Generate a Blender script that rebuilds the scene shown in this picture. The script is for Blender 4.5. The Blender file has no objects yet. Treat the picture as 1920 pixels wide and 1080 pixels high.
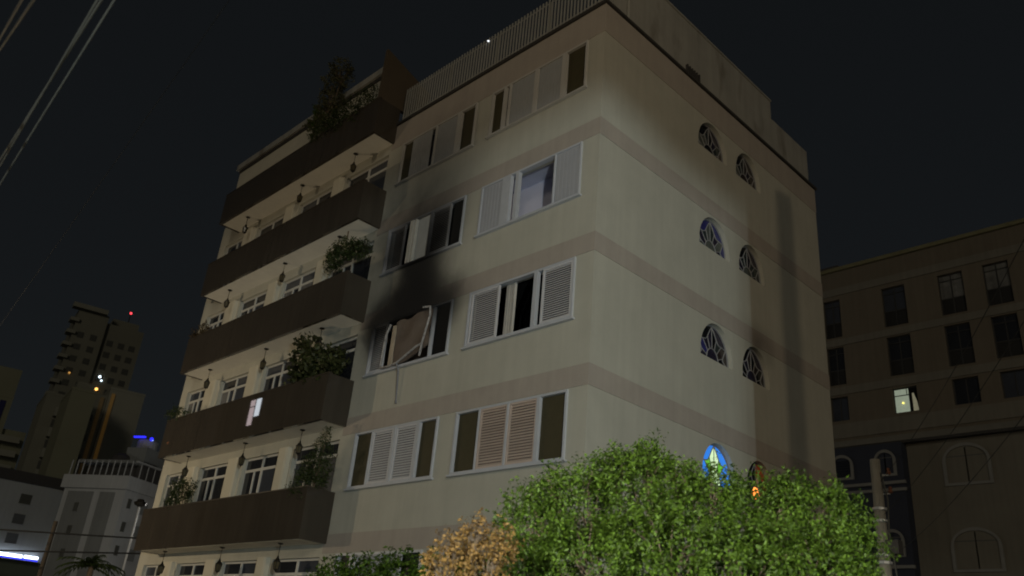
import bpy, bmesh, math, random
import numpy as np
from mathutils import Matrix, Vector
random.seed(7); np.random.seed(7)
SC = bpy.context.scene
COL = SC.collection
R = math.radians

# ------------------------------------------------------------------ camera
CAM = Vector((10.29572, -12.0008, -5.27996))
F, PITCH, YAW, ROLL = 1564.356, R(24.632), R(-46.698), R(5.285)
fw = Vector((math.sin(YAW)*math.cos(PITCH), math.cos(YAW)*math.cos(PITCH), math.sin(PITCH)))
r0 = Vector((math.cos(YAW), -math.sin(YAW), 0)); u0 = r0.cross(fw)
rt = r0*math.cos(ROLL) + u0*math.sin(ROLL); up = -r0*math.sin(ROLL) + u0*math.cos(ROLL)
cd = bpy.data.cameras.new('camera'); co = bpy.data.objects.new('camera', cd); COL.objects.link(co)
m4 = Matrix((rt, up, -fw)).transposed().to_4x4(); m4.translation = CAM; co.matrix_world = m4
cd.sensor_width = 36; cd.lens = F/1920*36; cd.clip_start = .05; cd.clip_end = 3000
SC.camera = co
cd.dof.use_dof = True; cd.dof.focus_distance = 19; cd.dof.aperture_fstop = 1.4
SC.cycles.filter_width = 1.9

# ------------------------------------------------------------------ night sky, warm fill sun, exposure
SUN_EL, SUN_ROT = R(14), R(139)
W = bpy.data.worlds.new('World'); SC.world = W; W.use_nodes = True
wn = W.node_tree; wn.nodes.clear()
sky = wn.nodes.new('ShaderNodeTexSky'); sky.sky_type = 'NISHITA'; sky.sun_disc = False
sky.sun_elevation = SUN_EL; sky.sun_rotation = SUN_ROT
hs = wn.nodes.new('ShaderNodeHueSaturation'); hs.inputs['Saturation'].default_value = .5
bgn = wn.nodes.new('ShaderNodeBackground'); bgn.inputs['Strength'].default_value = .0036
wo = wn.nodes.new('ShaderNodeOutputWorld')
glow_ = wn.nodes.new('ShaderNodeMix'); glow_.data_type = 'RGBA'; glow_.inputs[0].default_value = .7; glow_.inputs[7].default_value = (1.62, 1.90, 2.08, 1)
wn.links.new(sky.outputs[0], hs.inputs['Color']); wn.links.new(hs.outputs[0], glow_.inputs[6]); wn.links.new(glow_.outputs[2], bgn.inputs['Color'])
wn.links.new(bgn.outputs[0], wo.inputs['Surface'])
sd = bpy.data.lights.new('fill_sun', 'SUN'); sd.energy = .20; sd.angle = R(10); sd.color = (1, .90, .70)  # unseen warm sun lamp added as fill for the city glow
so = bpy.data.objects.new('fill_sun', sd); COL.objects.link(so)
so.rotation_euler = (R(90)-SUN_EL, 0, math.pi - SUN_ROT)
SC.view_settings.view_transform = 'Standard'; SC.view_settings.look = 'None'
SC.view_settings.gamma = 1; SC.view_settings.exposure = 0; SC.view_settings.use_curve_mapping = False
FLOOD_W, SODIUM_W, SODIUM_LEFT_W, BUSH_W, BACK_W = 5100, 1900, 1300, 4700, 1600
FLOOD_COL, SODIUM_COL = (.85, 1, 1), (1, .79, .51)

# ------------------------------------------------------------------ materials
MATS = {}
def N(nt, t, **kw):
    n = nt.nodes.new(t)
    for k, v in kw.items(): setattr(n, k, v)
    return n
def math_(nt, op, a, b=None):
    n = N(nt, 'ShaderNodeMath', operation=op)
    for i, v in enumerate((a, b)):
        if v is None: continue
        if isinstance(v, (int, float)): n.inputs[i].default_value = v
        else: nt.links.new(v, n.inputs[i])
    return n.outputs[0]
SOOT = [(-6.35, 1.15, 3.40, .62, 4.2), (-6.15, .70, 4.2, .9, 3.6), (-6.3, 1.25, 5.2, .75, 1.7), (-6.3, 1.7, 6.4, 1.0, 1.05), (-8.15, .4, 4.4, 1.6, .35),
        (-6.5, 2.2, 7.8, 1.3, .52), (-4.75, .5, 2.85, .6, 1.3), (-7.7, .45, 2.85, .6, 1.6), (-6.4, 1.6, 3.05, .36, 2.0), (-7.4, .5, 5.1, .6, .9), (-5.3, .5, 5.2, .6, .8)]
def soot_mask(nt):
    g = N(nt, 'ShaderNodeNewGeometry'); s = N(nt, 'ShaderNodeSeparateXYZ'); nt.links.new(g.outputs['Position'], s.inputs[0])
    nz = N(nt, 'ShaderNodeTexNoise'); nz.inputs['Scale'].default_value = 1.6; nz.inputs['Detail'].default_value = 6
    nt.links.new(g.outputs['Position'], nz.inputs['Vector'])
    off = math_(nt, 'MULTIPLY', math_(nt, 'SUBTRACT', nz.outputs[0], .5), .6)
    x = math_(nt, 'ADD', s.outputs[0], off); z = math_(nt, 'ADD', s.outputs[2], math_(nt, 'MULTIPLY', off, .6))
    tot = None
    def gauss(u, cu, su, cz, sz, amp):
        a = math_(nt, 'DIVIDE', math_(nt, 'SUBTRACT', u, cu), su); b = math_(nt, 'DIVIDE', math_(nt, 'SUBTRACT', z, cz), sz)
        q = math_(nt, 'ADD', math_(nt, 'MULTIPLY', a, a), math_(nt, 'MULTIPLY', b, b))
        return math_(nt, 'MULTIPLY', math_(nt, 'POWER', 2.718, math_(nt, 'MULTIPLY', q, -1)), amp)
    for c in SOOT:
        gq = gauss(x, *c); tot = gq if tot is None else math_(nt, 'ADD', tot, gq)
    tot = math_(nt, 'ADD', tot, gauss(s.outputs[1], 6.85, .6, 3.15, .45, .55))
    q = math_(nt, 'MULTIPLY', tot, math_(nt, 'ADD', math_(nt, 'MULTIPLY', nz.outputs[0], .9), .55))
    return math_(nt, 'SUBTRACT', 1, math_(nt, 'POWER', 2.718, math_(nt, 'MULTIPLY', q, -1.15)))
def mat(name, col, rough=.7, var=.1, scale=3, soot=False, streak=0, spec=.3, bump=0, bscale=60, island=0, metal=0, trans=0, emit=None, estr=0, stain=None):
    if name in MATS: return MATS[name]
    m = bpy.data.materials.new(name); m.use_nodes = True; nt = m.node_tree
    b = nt.nodes['Principled BSDF']; out = nt.nodes['Material Output']
    b.inputs['Roughness'].default_value = rough; b.inputs['Specular IOR Level'].default_value = spec; b.inputs['Metallic'].default_value = metal
    geo = N(nt, 'ShaderNodeNewGeometry')
    nz = N(nt, 'ShaderNodeTexNoise'); nz.inputs['Scale'].default_value = scale; nz.inputs['Detail'].default_value = 8; nz.inputs['Roughness'].default_value = .62
    nt.links.new(geo.outputs['Position'], nz.inputs['Vector'])
    f = math_(nt, 'ADD', math_(nt, 'MULTIPLY', math_(nt, 'SUBTRACT', nz.outputs[0], .5), var*4), 1)
    if streak:
        mp = N(nt, 'ShaderNodeMapping'); mp.inputs['Scale'].default_value = (5, 5, .25); nt.links.new(geo.outputs['Position'], mp.inputs[0])
        n2 = N(nt, 'ShaderNodeTexNoise'); n2.inputs['Scale'].default_value = 1; n2.inputs['Detail'].default_value = 5
        nt.links.new(mp.outputs[0], n2.inputs['Vector'])
        f = math_(nt, 'MULTIPLY', f, math_(nt, 'ADD', math_(nt, 'MULTIPLY', math_(nt, 'SUBTRACT', n2.outputs[0], .5), streak*4), 1))
    if island:
        f = math_(nt, 'MULTIPLY', f, math_(nt, 'ADD', math_(nt, 'MULTIPLY', math_(nt, 'SUBTRACT', geo.outputs['Random Per Island'], .5), island*2), 1))
    vm = N(nt, 'ShaderNodeVectorMath', operation='SCALE'); vm.inputs[0].default_value = col; nt.links.new(f, vm.inputs['Scale'])
    c = vm.outputs[0]
    if stain:
        mp = N(nt, 'ShaderNodeMapping'); mp.inputs['Scale'].default_value = (1.3, 1.3, .5); nt.links.new(geo.outputs['Position'], mp.inputs[0])
        n3 = N(nt, 'ShaderNodeTexNoise'); n3.inputs['Scale'].default_value = 1.2; n3.inputs['Detail'].default_value = 9; nt.links.new(mp.outputs[0], n3.inputs['Vector'])
        rp = N(nt, 'ShaderNodeMapRange'); rp.inputs[1].default_value = .55; rp.inputs[2].default_value = .72; rp.inputs[3].default_value = 0; rp.inputs[4].default_value = .55
        nt.links.new(n3.outputs[0], rp.inputs[0])
        mx = N(nt, 'ShaderNodeMix', data_type='RGBA'); nt.links.new(rp.outputs[0], mx.inputs[0]); nt.links.new(c, mx.inputs[6]); mx.inputs[7].default_value = (*stain, 1); c = mx.outputs[2]
    if soot:
        mx = N(nt, 'ShaderNodeMix', data_type='RGBA'); nt.links.new(soot_mask(nt), mx.inputs[0]); nt.links.new(c, mx.inputs[6])
        mx.inputs[7].default_value = (.010, .010, .011, 1); c = mx.outputs[2]
    nt.links.new(c, b.inputs['Base Color'])
    if bump:
        nb = N(nt, 'ShaderNodeTexNoise'); nb.inputs['Scale'].default_value = bscale; nb.inputs['Detail'].default_value = 4
        nt.links.new(geo.outputs['Position'], nb.inputs['Vector'])
        bp = N(nt, 'ShaderNodeBump'); bp.inputs['Strength'].default_value = bump; bp.inputs['Distance'].default_value = .02
        nt.links.new(nb.outputs[0], bp.inputs['Height']); nt.links.new(bp.outputs[0], b.inputs['Normal'])
    if trans:
        t = N(nt, 'ShaderNodeBsdfTranslucent'); nt.links.new(c, t.inputs['Color'])
        ms = N(nt, 'ShaderNodeMixShader'); ms.inputs[0].default_value = trans
        nt.links.new(b.outputs[0], ms.inputs[1]); nt.links.new(t.outputs[0], ms.inputs[2]); nt.links.new(ms.outputs[0], out.inputs['Surface'])
    if emit:
        b.inputs['Emission Color'].default_value = (*emit, 1); b.inputs['Emission Strength'].default_value = estr
    MATS[name] = m; return m
M_wall = mat('cream_render', (.475, .465, .405), .9, .07, 1.2, soot=True, streak=.045, bump=.25, bscale=40)
M_band = mat('beige_band_paint', (.405, .362, .322), .9, .07, 1.5, soot=True, streak=.05, bump=.25, bscale=40)
M_conc = mat('weathered_concrete', (.33, .325, .30), .95, .10, 1.0, streak=.10, bump=.3, bscale=25, stain=(.13, .11, .085))
M_dark = mat('dark_flashing', (.05, .047, .045), .8, .1)
M_parapet = mat('brown_glazed_cladding', (.055, .047, .038), .015, .12, .8, streak=.12, spec=.35)
M_soffit = mat('white_soffit', (.78, .76, .70), .9, .05, 2, streak=.03)
M_pil = mat('pilaster_paint', (.56, .53, .44), .85, .05, 2)
M_alu = mat('white_aluminium', (.50, .52, .57), .45, .05, 6, soot=True)
M_slat = mat('louvre_white', (.58, .58, .61), .5, .05, 6, soot=True, island=.02)
M_slatp = mat('louvre_cream', (.52, .43, .38), .5, .05, 6, island=.08)
M_flat = mat('plain_shutter', (.36, .37, .38), .6, .06, 4, soot=True)
M_flat2 = mat('plain_shutter_blue', (.40, .41, .45), .6, .05, 4, soot=True)
M_dull = mat('dull_frame', (.50, .49, .47), .6, .05, 4, soot=True)
M_screen = mat('olive_insect_screen', (.064, .056, .03), .7, .1, 5, soot=True)
M_black = mat('char_unlit_black', (.006, .006, .006), .95, .2, 5)  # char in the burnt rooms; elsewhere black painted in for unlit interiors
M_glass = mat('dark_glass', (.022, .024, .03), .05, .1, 2, spec=.5)
M_glassb = mat('blue_grey_glass', (.05, .056, .072), .08, .15, 2, spec=.5)
M_glassc = mat('curtained_glass', (.13, .13, .135), .15, .3, 5, spec=.5, streak=.2)
M_pane = mat('pale_pane', (.30, .31, .31), .2, .1, 3)
M_room = mat('tan_room', (.52, .43, .36), .95, .2, 1.3, soot=True)
M_roomb = mat('lavender_lit_room', (.62, .62, .76), .9, .06, 1)  # bluish light on the ceiling is put into the base colour
M_rail = mat('grey_railing_paint', (.33, .33, .31), .6, .1, 5)
M_iron = mat('black_iron', (.02, .017, .013), .5, .2, 20)
M_lglass = mat('amber_lantern_glass', (.10, .085, .05), .2, .2, 10)
M_lead = mat('leading_bars', (.27, .27, .28), .6, .1, 10)
M_curt = mat('white_curtain', (.42, .40, .37), .9, .1, 5, streak=.3)
M_leaf = mat('ficus_leaf', (.060, .106, .011), .5, .28, 1.6, island=.6, trans=.2, spec=.26)  # broad tone noise painted in for unevenly lit leaf clumps
M_leafd = mat('dark_leaf', (.040, .058, .016), .5, .2, 3, island=.5, trans=.15)
M_leafo = mat('olive_leaf', (.05, .058, .02), .5, .2, 3, island=.5, trans=.2)
M_leafl = mat('lime_leaf', (.07, .12, .015), .5, .2, 3, island=.4, trans=.2)
M_dry = mat('dry_leaf', (.19, .112, .034), .6, .3, 5, island=.5, trans=.2)
M_bark = mat('bark', (.14, .105, .075), .9, .2, 12, bump=.5)
M_pole = mat('pole_concrete', (.19, .18, .155), .9, .15, 4, streak=.15, bump=.3)
M_cable = mat('cable_sheath', (.055, .055, .05), .5, .1, 4)
M_terra = mat('terracotta', (.22, .09, .05), .8, .1, 8)
M_steel = mat('galvanised_steel', (.42, .43, .44), .45, .1, 8, metal=.4)

# ------------------------------------------------------------------ mesh helpers
class MB:
    def __init__(s): s.v = []; s.f = []
    def add(s, vs, fs):
        n = len(s.v); s.v += [tuple(v) for v in vs]; s.f += [tuple(i+n for i in f) for f in fs]; return s
    def box(s, x0, x1, y0, y1, z0, z1):
        return s.add([(x, y, z) for x in (x0, x1) for y in (y0, y1) for z in (z0, z1)],
                     [(0, 1, 3, 2), (4, 6, 7, 5), (0, 4, 5, 1), (2, 3, 7, 6), (0, 2, 6, 4), (1, 5, 7, 3)])
    def prism(s, poly, fn, d0, d1):
        n = len(poly); vs = [fn(u, v, d0) for u, v in poly] + [fn(u, v, d1) for u, v in poly]
        fs = [tuple(range(n-1, -1, -1)), tuple(range(n, 2*n))] + [(i, (i+1) % n, n+(i+1) % n, n+i) for i in range(n)]
        return s.add(vs, fs)
    def tube(s, pts, r, n=6, r1=None, cap=True):
        pts = [Vector(p) for p in pts]; base = len(s.v); k = len(pts); ref = Vector((.31, .17, .93))
        for i, p in enumerate(pts):
            t = (pts[min(i+1, k-1)] - pts[max(i-1, 0)]).normalized()
            a = t.cross(ref)
            if a.length < .05: a = t.cross(Vector((1, 0, 0)))
            a.normalize(); b = t.cross(a)
            rr = r if r1 is None else r + (r1-r)*i/(k-1)
            for j in range(n):
                q = 2*math.pi*j/n; s.v.append(tuple(p + a*math.cos(q)*rr + b*math.sin(q)*rr))
        for i in range(k-1):
            for j in range(n):
                s.f.append((base+i*n+j, base+i*n+(j+1) % n, base+(i+1)*n+(j+1) % n, base+(i+1)*n+j))
        if cap: s.f.append(tuple(base+j for j in range(n-1, -1, -1))); s.f.append(tuple(base+(k-1)*n+j for j in range(n)))
        return s
    def lathe(s, prof, n=12, c=(0, 0, 0)):
        base = len(s.v)
        for r, z in prof:
            for j in range(n):
                q = 2*math.pi*j/n; s.v.append((c[0]+r*math.cos(q), c[1]+r*math.sin(q), c[2]+z))
        for i in range(len(prof)-1):
            for j in range(n): s.f.append((base+i*n+j, base+i*n+(j+1) % n, base+(i+1)*n+(j+1) % n, base+(i+1)*n+j))
        return s
    def xf(s, M): s.v = [tuple(M @ Vector(v)) for v in s.v]; return s
    def build(s, name, m, parent=None, smooth=False, mats=None, fn=None):
        me = bpy.data.meshes.new(name); me.from_pydata(s.v, [], s.f); me.update()
        bm = bmesh.new(); bm.from_mesh(me); bmesh.ops.recalc_face_normals(bm, faces=bm.faces); bm.to_mesh(me); bm.free()
        me.materials.append(m)
        if smooth:
            for p in me.polygons: p.use_smooth = True
        o = bpy.data.objects.new(name, me); COL.objects.link(o)
        if parent is not None: o.parent = parent
        return o
def put(name, mesh, parent, loc=(0, 0, 0), rot=(0, 0, 0)):
    o = bpy.data.objects.new(name, mesh); COL.objects.link(o); o.parent = parent; o.location = loc; o.rotation_euler = rot; return o
def thing(name, label, cat, loc=(0, 0, 0), rz=0, group=None):
    o = bpy.data.objects.new(name, None); COL.objects.link(o); o.location = loc; o.rotation_euler = (0, 0, rz)
    o['label'] = label; o['category'] = cat
    if group: o['group'] = group
    return o
def tag(o, label, cat, group=None):
    o['label'] = label; o['category'] = cat
    if group: o['group'] = group
    return o
def struct(o): o['kind'] = 'structure'; return o
def stuff(o): o['kind'] = 'stuff'; return o
def wall_sheet(name, outer, holes, fn, depth, m, parent):
    """flat wall with cut openings; every opening gets reveals `depth` deep"""
    bm = bmesh.new()
    def loop(pts):
        vs = [bm.verts.new((u, v, 0)) for u, v in pts]
        return [bm.edges.new((vs[i], vs[(i+1) % len(vs)])) for i in range(len(vs))]
    es = loop(outer)
    for h in holes: es += loop(h)
    bmesh.ops.triangle_fill(bm, edges=es, use_beauty=True, use_dissolve=False)
    mb = MB(); bm.verts.index_update()
    mb.add([fn(v.co.x, v.co.y, 0) for v in bm.verts], [tuple(v.index for v in f.verts) for f in bm.faces]); bm.free()
    for h in holes:
        n = len(h); mb.add([fn(u, v, 0) for u, v in h] + [fn(u, v, depth) for u, v in h], [(i, (i+1) % n, n+(i+1) % n, n+i) for i in range(n)])
    return mb.build(name, m, parent)
def rect(u0, u1, v0, v1): return [(u0, v0), (u1, v0), (u1, v1), (u0, v1)]

def leaves(name, lobes, n_per_m2, size, m, parent, spread=.09, per=14, jitter=.22, wid=.5, flat=False, droop=0):
    """leaf clusters scattered through the outer shell of several overlapping lobes"""
    P = []; Nn = []
    L = np.array([l[:4] for l in lobes], float)
    for (x, y, z, r) in L:
        nc = max(6, int(4*math.pi*r*r*n_per_m2/per))
        d = np.random.normal(size=(nc, 3)); d /= np.linalg.norm(d, axis=1)[:, None]
        bump = 1 + jitter*.6*np.sin(d[:, 0]*7+x*9)*np.sin(d[:, 1]*6+y*5)*np.cos(d[:, 2]*7)
        rad = r*bump*(1 - jitter*np.random.rand(nc)**1.6 + .10*np.random.rand(nc)**3*2)
        c = np.array((x, y, z)) + d*rad[:, None]
        keep = np.ones(nc, bool)
        for (x2, y2, z2, r2) in L:
            if (x2, y2, z2) != (x, y, z): keep &= np.linalg.norm(c - np.array((x2, y2, z2)), axis=1) > r2*.62
        c = c[keep]; d = d[keep]
        for ci, di in zip(c, d):
            k = np.random.randint(per//2, per+per//2)
            t = np.random.rand(k)
            ax = di + np.random.normal(size=3)*.5 + np.array((0, 0, .45)); ax /= np.linalg.norm(ax)
            P.append(ci + ax*(t[:, None]-.4)*spread*2 + np.random.normal(size=(k, 3))*spread*.42); Nn.append(np.repeat([di], k, 0))
    P = np.concatenate(P); Nn = np.concatenate(Nn); n = len(P)
    nrm = Nn*.6 + np.random.normal(size=(n, 3))*.75 + np.array((0, 0, .35)); nrm /= np.linalg.norm(nrm, axis=1)[:, None]
    a = np.random.normal(size=(n, 3)) + Nn*.5 - np.array((0, 0, droop)); a -= (a*nrm).sum(1)[:, None]*nrm; a /= np.linalg.norm(a, axis=1)[:, None]
    b = np.cross(nrm, a); s = size*(.6 + .8*np.random.rand(n))[:, None]
    # bent leaf: base, left, tip, right + raised midrib fold
    V = np.empty((n, 4, 3)); V[:, 0] = P - a*s*.5; V[:, 1] = P + b*s*wid*.5 + nrm*s*.10 - a*s*.02; V[:, 2] = P + a*s*.5 - nrm*s*.12; V[:, 3] = P - b*s*wid*.5 + nrm*s*.10 - a*s*.02
    me = bpy.data.meshes.new(name); me.vertices.add(n*4); me.vertices.foreach_set('co', V.ravel())
    idx = (np.arange(n)*4)[:, None] + np.array([0, 1, 2, 0, 2, 3]); me.loops.add(n*6); me.loops.foreach_set('vertex_index', idx.ravel().astype(np.int32))
    me.polygons.add(n*2); me.polygons.foreach_set('loop_start', np.arange(0, n*6, 3, dtype=np.int32)); me.polygons.foreach_set('loop_total', np.full(n*2, 3, np.int32))
    me.update(calc_edges=True); me.validate(); me.materials.append(m)
    o = bpy.data.objects.new(name, me); COL.objects.link(o)
    if parent is not None: o.parent = parent
    return o

G = -6.9
# ------------------------------------------------------------------ ground, road, pavements
gb = MB().box(-1500, 1500, -1500, 1500, G-1.2, G-.16); struct(gb.build('ground', mat('asphalt', (.05, .05, .05), .9, .1, 2, bump=.3), None))
struct(MB().box(-400, 60, -24, -5.5, G-.15, G-.10).build('road', mat('asphalt', (.05,)*3), None))
mp_ = mat('paving', (.27, .26, .24), .9, .1, 1.5, bump=.2)
struct(MB().box(-400, 60, -5.45, 27.9, G-.15, G).build('pavement', mp_, None))
struct(MB().box(-400, 60, -29.9, -24.05, G-.15, G).build('pavement', mp_, None))

# ------------------------------------------------------------------ the burnt apartment building
BLD = thing('apartment_building', 'cream five storey apartment block with brown balconies and a fire blackened window', 'building', (0, 0, 0))
LF = lambda u, v, d: (u, d, v)          # left face y = 0, depth goes to +y
RF = lambda u, v, d: (-d, u, v)         # right face x = 0, depth goes to -x
XL, D = -19.5, 10.85
RX0, RX1, LX0, LX1 = -3.86, -.50, -7.77, -4.48
ZH, ZS = -.03, -1.46
DOORS = [(-19.0, -17.35), (-16.5, -14.55), (-13.62, -11.55), (-10.78, -8.52)]
holes = []
for k in range(-1, 4):
    for a, b in ((RX0, RX1), (LX0, LX1)): holes.append(rect(a, b, 3*k+ZS, 3*k+ZH))
    for a, b in DOORS: holes.append(rect(a, b, 3*k-2.55, 3*k-.08))
wall_sheet('wall', rect(XL, 0, G, 9.87), holes, LF, .22, M_wall, BLD)
def arch(u0, u1, v0, v1, side=.13, n=18):
    c, h, rr = (u0+u1)/2, (u1-u0)/2, v1-v0-side
    return [(u0, v0), (u1, v0)] + [(c+h*math.cos(math.pi*i/n), v0+side+rr*math.sin(math.pi*i/n)) for i in range(n+1)]
ARCH = [(4.03, 5.47), (5.93, 7.28)]
ah = [arch(a, b, 3*k-1.04, 3*k-.06) for k in range(-1, 4) for a, b in ARCH]
wall_sheet('wall', rect(0, D, G, 9.87), ah, RF, .17, M_wall, BLD)
mb = MB(); mb.add([(XL, 0, G), (XL, D, G), (XL, D, 9.87), (XL, 0, 9.87)], [(0, 1, 2, 3)]); mb.add([(XL, D, G), (0, D, G), (0, D, 9.87), (XL, D, 9.87)], [(0, 1, 2, 3)])
mb.build('wall', M_wall, BLD)
MB().box(XL+.01, -.01, .01, D-.01, 9.76, 9.86).build('roof_slab', M_conc, BLD)
# painted bands run round the corner, a little proud of the wall
def band(z0, z1, p=.012):
    b = MB(); b.prism([(-8.42, 0), (-8.42, -p), (p, -p), (p, D+p), (0, D+p), (0, 0)], lambda u, v, d: (u, v, d), z0, z1)
    return b.build('painted_band', M_band, BLD)
for k in range(-1, 3): band(3*k, 3*k+.46)
band(9.0, 9.86)
b = MB(); b.prism([(-8.30, .3), (-8.30, -.07), (.07, -.07), (.07, D+.07), (-.3, D+.07), (-.3, .3)], lambda u, v, d: (u, v, d), 9.872, 9.95); b.build('cornice', M_dark, BLD)
# roof parapets over the right face
b = MB(); b.prism([(.42, 9.953), (8.37, 9.953), (8.37, 11.97), (.42, 11.97)], RF, .10, .32); b.build('roof_parapet', M_conc, BLD)
b = MB(); b.prism([(8.374, 9.953), (D, 9.953), (D, 11.42), (8.374, 11.42)], RF, .16, .34); b.build('roof_parapet', M_conc, BLD)
b = MB().box(-.35, -.07, .40, 8.39, 11.973, 12.03); b.build('coping', M_conc, BLD)
for i in range(6):
    MB().box(-.098, -.03, 3.60+.115*i, 3.645+.115*i, 9.96, 10.36).build('vent_bar', M_dark, BLD)
MB().tube([(-.05, .95, 9.96), (-.05, .95, 12.0)], .045, 8).build('drain_pipe', M_conc, BLD)

# roof railing on the left face
RL = MB(); RL.box(-8.02, -.02, -.035, -.005, 10.02, 10.06); RL.box(-8.02, -.02, -.03, -.01, 11.02, 11.055)
RL = RL.build('roof_railing', M_rail, BLD)
pk = MB().box(-.022, .022, -.012, .012, 0, 1.17); pk = pk.build('baluster', M_rail, RL); pk.location = (-8.0, -.052, 9.955)
for i in range(1, 69): put('baluster', pk.data, RL, (-8.0+.1165*i, -.052, 9.955))
for x in (-7.95, -5.95, -3.95, -1.95, -.09): MB().box(x-.04, x+.04, .0, .07, 9.955, 11.1).build('railing_post', M_rail, RL)

MB().lathe([(0, .035), (.035, 0), (0, -.035)], 8, (-4.27, -.09, 10.99)).build('star_speck', mat('cold_speck', (1, 1, 1), .4, 0, emit=(.9, .95, 1), estr=1.5), BLD)  # glowing speck added in place of a star-like point in the sky
# ---- windows of the left face
def louvre(mb, x0, x1, z0, z1, n, y=-.005, fr=.045):
    mb.box(x0, x0+fr, y-.03, y+.025, z0, z1).box(x1-fr, x1, y-.03, y+.025, z0, z1)
    mb.box(x0+fr, x1-fr, y-.028, y+.022, z0, z0+fr).box(x0+fr, x1-fr, y-.028, y+.022, z1-fr, z1)
    h = (z1-z0-2*fr)/n
    for i in range(n):
        z = z0+fr+h*i
        vs = [(x, yy, zz) for x in (x0+fr, x1-fr) for yy, zz in ((y-.024, z), (y-.020, z-.004+h*.02), (y+.014, z+h*.98), (y+.018, z+h))]
        mb.add(vs, [(0, 1, 3, 2), (4, 6, 7, 5), (0, 4, 5, 1), (2, 3, 7, 6), (0, 2, 6, 4), (1, 5, 7, 3)])
    return mb
def window(x0, x1, k, panels, fm=M_alu, stiles=(), lab=None):
    z0, z1 = 3*k+ZS, 3*k+ZH; f = MB(); w = .05
    f.box(x0, x0+w, -.05, .09, z0, z1).box(x1-w, x1, -.05, .09, z0, z1).box(x0+w, x1-w, -.045, .088, z1-w, z1).box(x0+w, x1-w, -.045, .088, z0, z0+w)
    f.box(x0-.05, x1+.05, -.09, -.003, z0-.045, z0-.003)
    for a, b in stiles: f.box(a, b, -.052, .06, z0+w, z1-w)
    W_ = f.build('window', fm, BLD)
    if lab: W_['label'] = lab
    for p in panels:
        t, a, b = p[0], max(p[1], x0+w), min(p[2], x1-w)
        zz0, zz1 = z0+w, z1-w
        if t == 'louvre': louvre(MB(), a, b, zz0, zz1, p[3], fr=p[5] if len(p) > 5 else .045).build('shutter', p[4], W_)
        elif t == 'flat':
            q = MB().box(a, b, -.012, .012, zz0, zz1); n = max(3, int((b-a)/.11))
            for i in range(n): q.box(a+.02+(b-a-.02)/n*i, a+(b-a-.02)/n*(i+1), -.02, -.0125, zz0+.04, zz1-.04)
            q.build('shutter', p[3], W_)
        elif t == 'pane': MB().box(a, b, .03, .04, zz0, zz1).build('pane', p[3], W_)
    return W_
# storey above the bush: cream louvres between olive screens
wA = window(RX0, RX1, 0, [('pane', -3.80, -3.09, M_screen), ('louvre', -3.04, -2.20, 20, M_slatp), ('louvre', -2.14, -1.33, 20, M_slatp), ('pane', -1.24, -.5, M_screen)],
       stiles=[(-3.09, -3.045), (-2.20, -2.14), (-1.325, -1.24)])
window(LX0, LX1, 0, [('pane', -7.7, -7.03, M_screen), ('louvre', -6.98, -6.15, 20, M_slat), ('louvre', -6.04, -5.24, 20, M_slat), ('pane', -5.13, -4.5, M_screen)],
       stiles=[(-7.03, -6.985), (-6.145, -6.045), (-5.235, -5.13)])
# burnt storey
window(RX0, RX1, 1, [('louvre', -3.77, -2.83, 23, M_slat), ('louvre', -1.44, -.56, 23, M_slat)], stiles=[(-1.70, -1.60)], lab='open window with black room behind and louvred shutters at both ends')
wB = window(LX0, LX1, 1, [('louvre', -7.75, -7.1, 23, M_slat), ('pane', -5.14, -4.5, M_black)], stiles=[(-5.20, -5.145)], lab='burnt out window with warped frame and soot')
bf = MB(); bf.tube([(-6.86, -.10, 2.80), (-6.97, -.12, 2.52), (-7.0, -.12, 2.2), (-7.05, -.11, 1.62), (-6.65, -.13, 1.575), (-6.3, -.15, 1.60), (-5.95, -.16, 1.73), (-5.6, -.14, 1.90), (-5.38, -.12, 1.96)], .030, 6)
bf.tube([(-5.42, -.13, 1.62), (-5.36, -.14, 1.98), (-5.28, -.12, 2.4), (-5.24, -.10, 2.70), (-5.26, -.11, 2.93), (-5.50, -.15, 2.95)], .030, 6)
bf.build('bent_frame', mat('scorched_aluminium', (.33, .32, .32), .55, .6, 12), wB)
MB().box(-6.82, -6.69, -.05, .03, 1.60, 2.76).build('scorched_stile', mat('scorched_cream', (.42, .36, .28), .7, .2, 4), wB)
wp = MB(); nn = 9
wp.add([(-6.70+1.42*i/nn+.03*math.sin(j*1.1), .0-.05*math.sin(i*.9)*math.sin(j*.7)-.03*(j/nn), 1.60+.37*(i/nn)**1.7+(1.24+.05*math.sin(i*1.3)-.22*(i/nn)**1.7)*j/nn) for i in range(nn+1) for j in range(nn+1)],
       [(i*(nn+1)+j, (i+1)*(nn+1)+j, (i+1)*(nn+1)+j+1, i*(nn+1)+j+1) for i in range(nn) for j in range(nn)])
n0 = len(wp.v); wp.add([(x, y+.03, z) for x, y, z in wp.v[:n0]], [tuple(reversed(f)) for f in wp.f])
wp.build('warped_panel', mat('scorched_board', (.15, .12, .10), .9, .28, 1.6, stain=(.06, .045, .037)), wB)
st = MB(); st.tube([(-6.30, -.15, 1.60), (-6.27, -.13, 1.52), (-6.25, -.09, 1.40), (-6.24, -.06, .98), (-6.22, -.04, .60)], .028, 5, .022); st.tube([(-6.22, -.05, .62), (-6.205, -.05, .54)], .03, 5)
st.build('hanging_strip', mat('grey_gasket', (.22, .23, .26), .5, .2, 8), wB)
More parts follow.
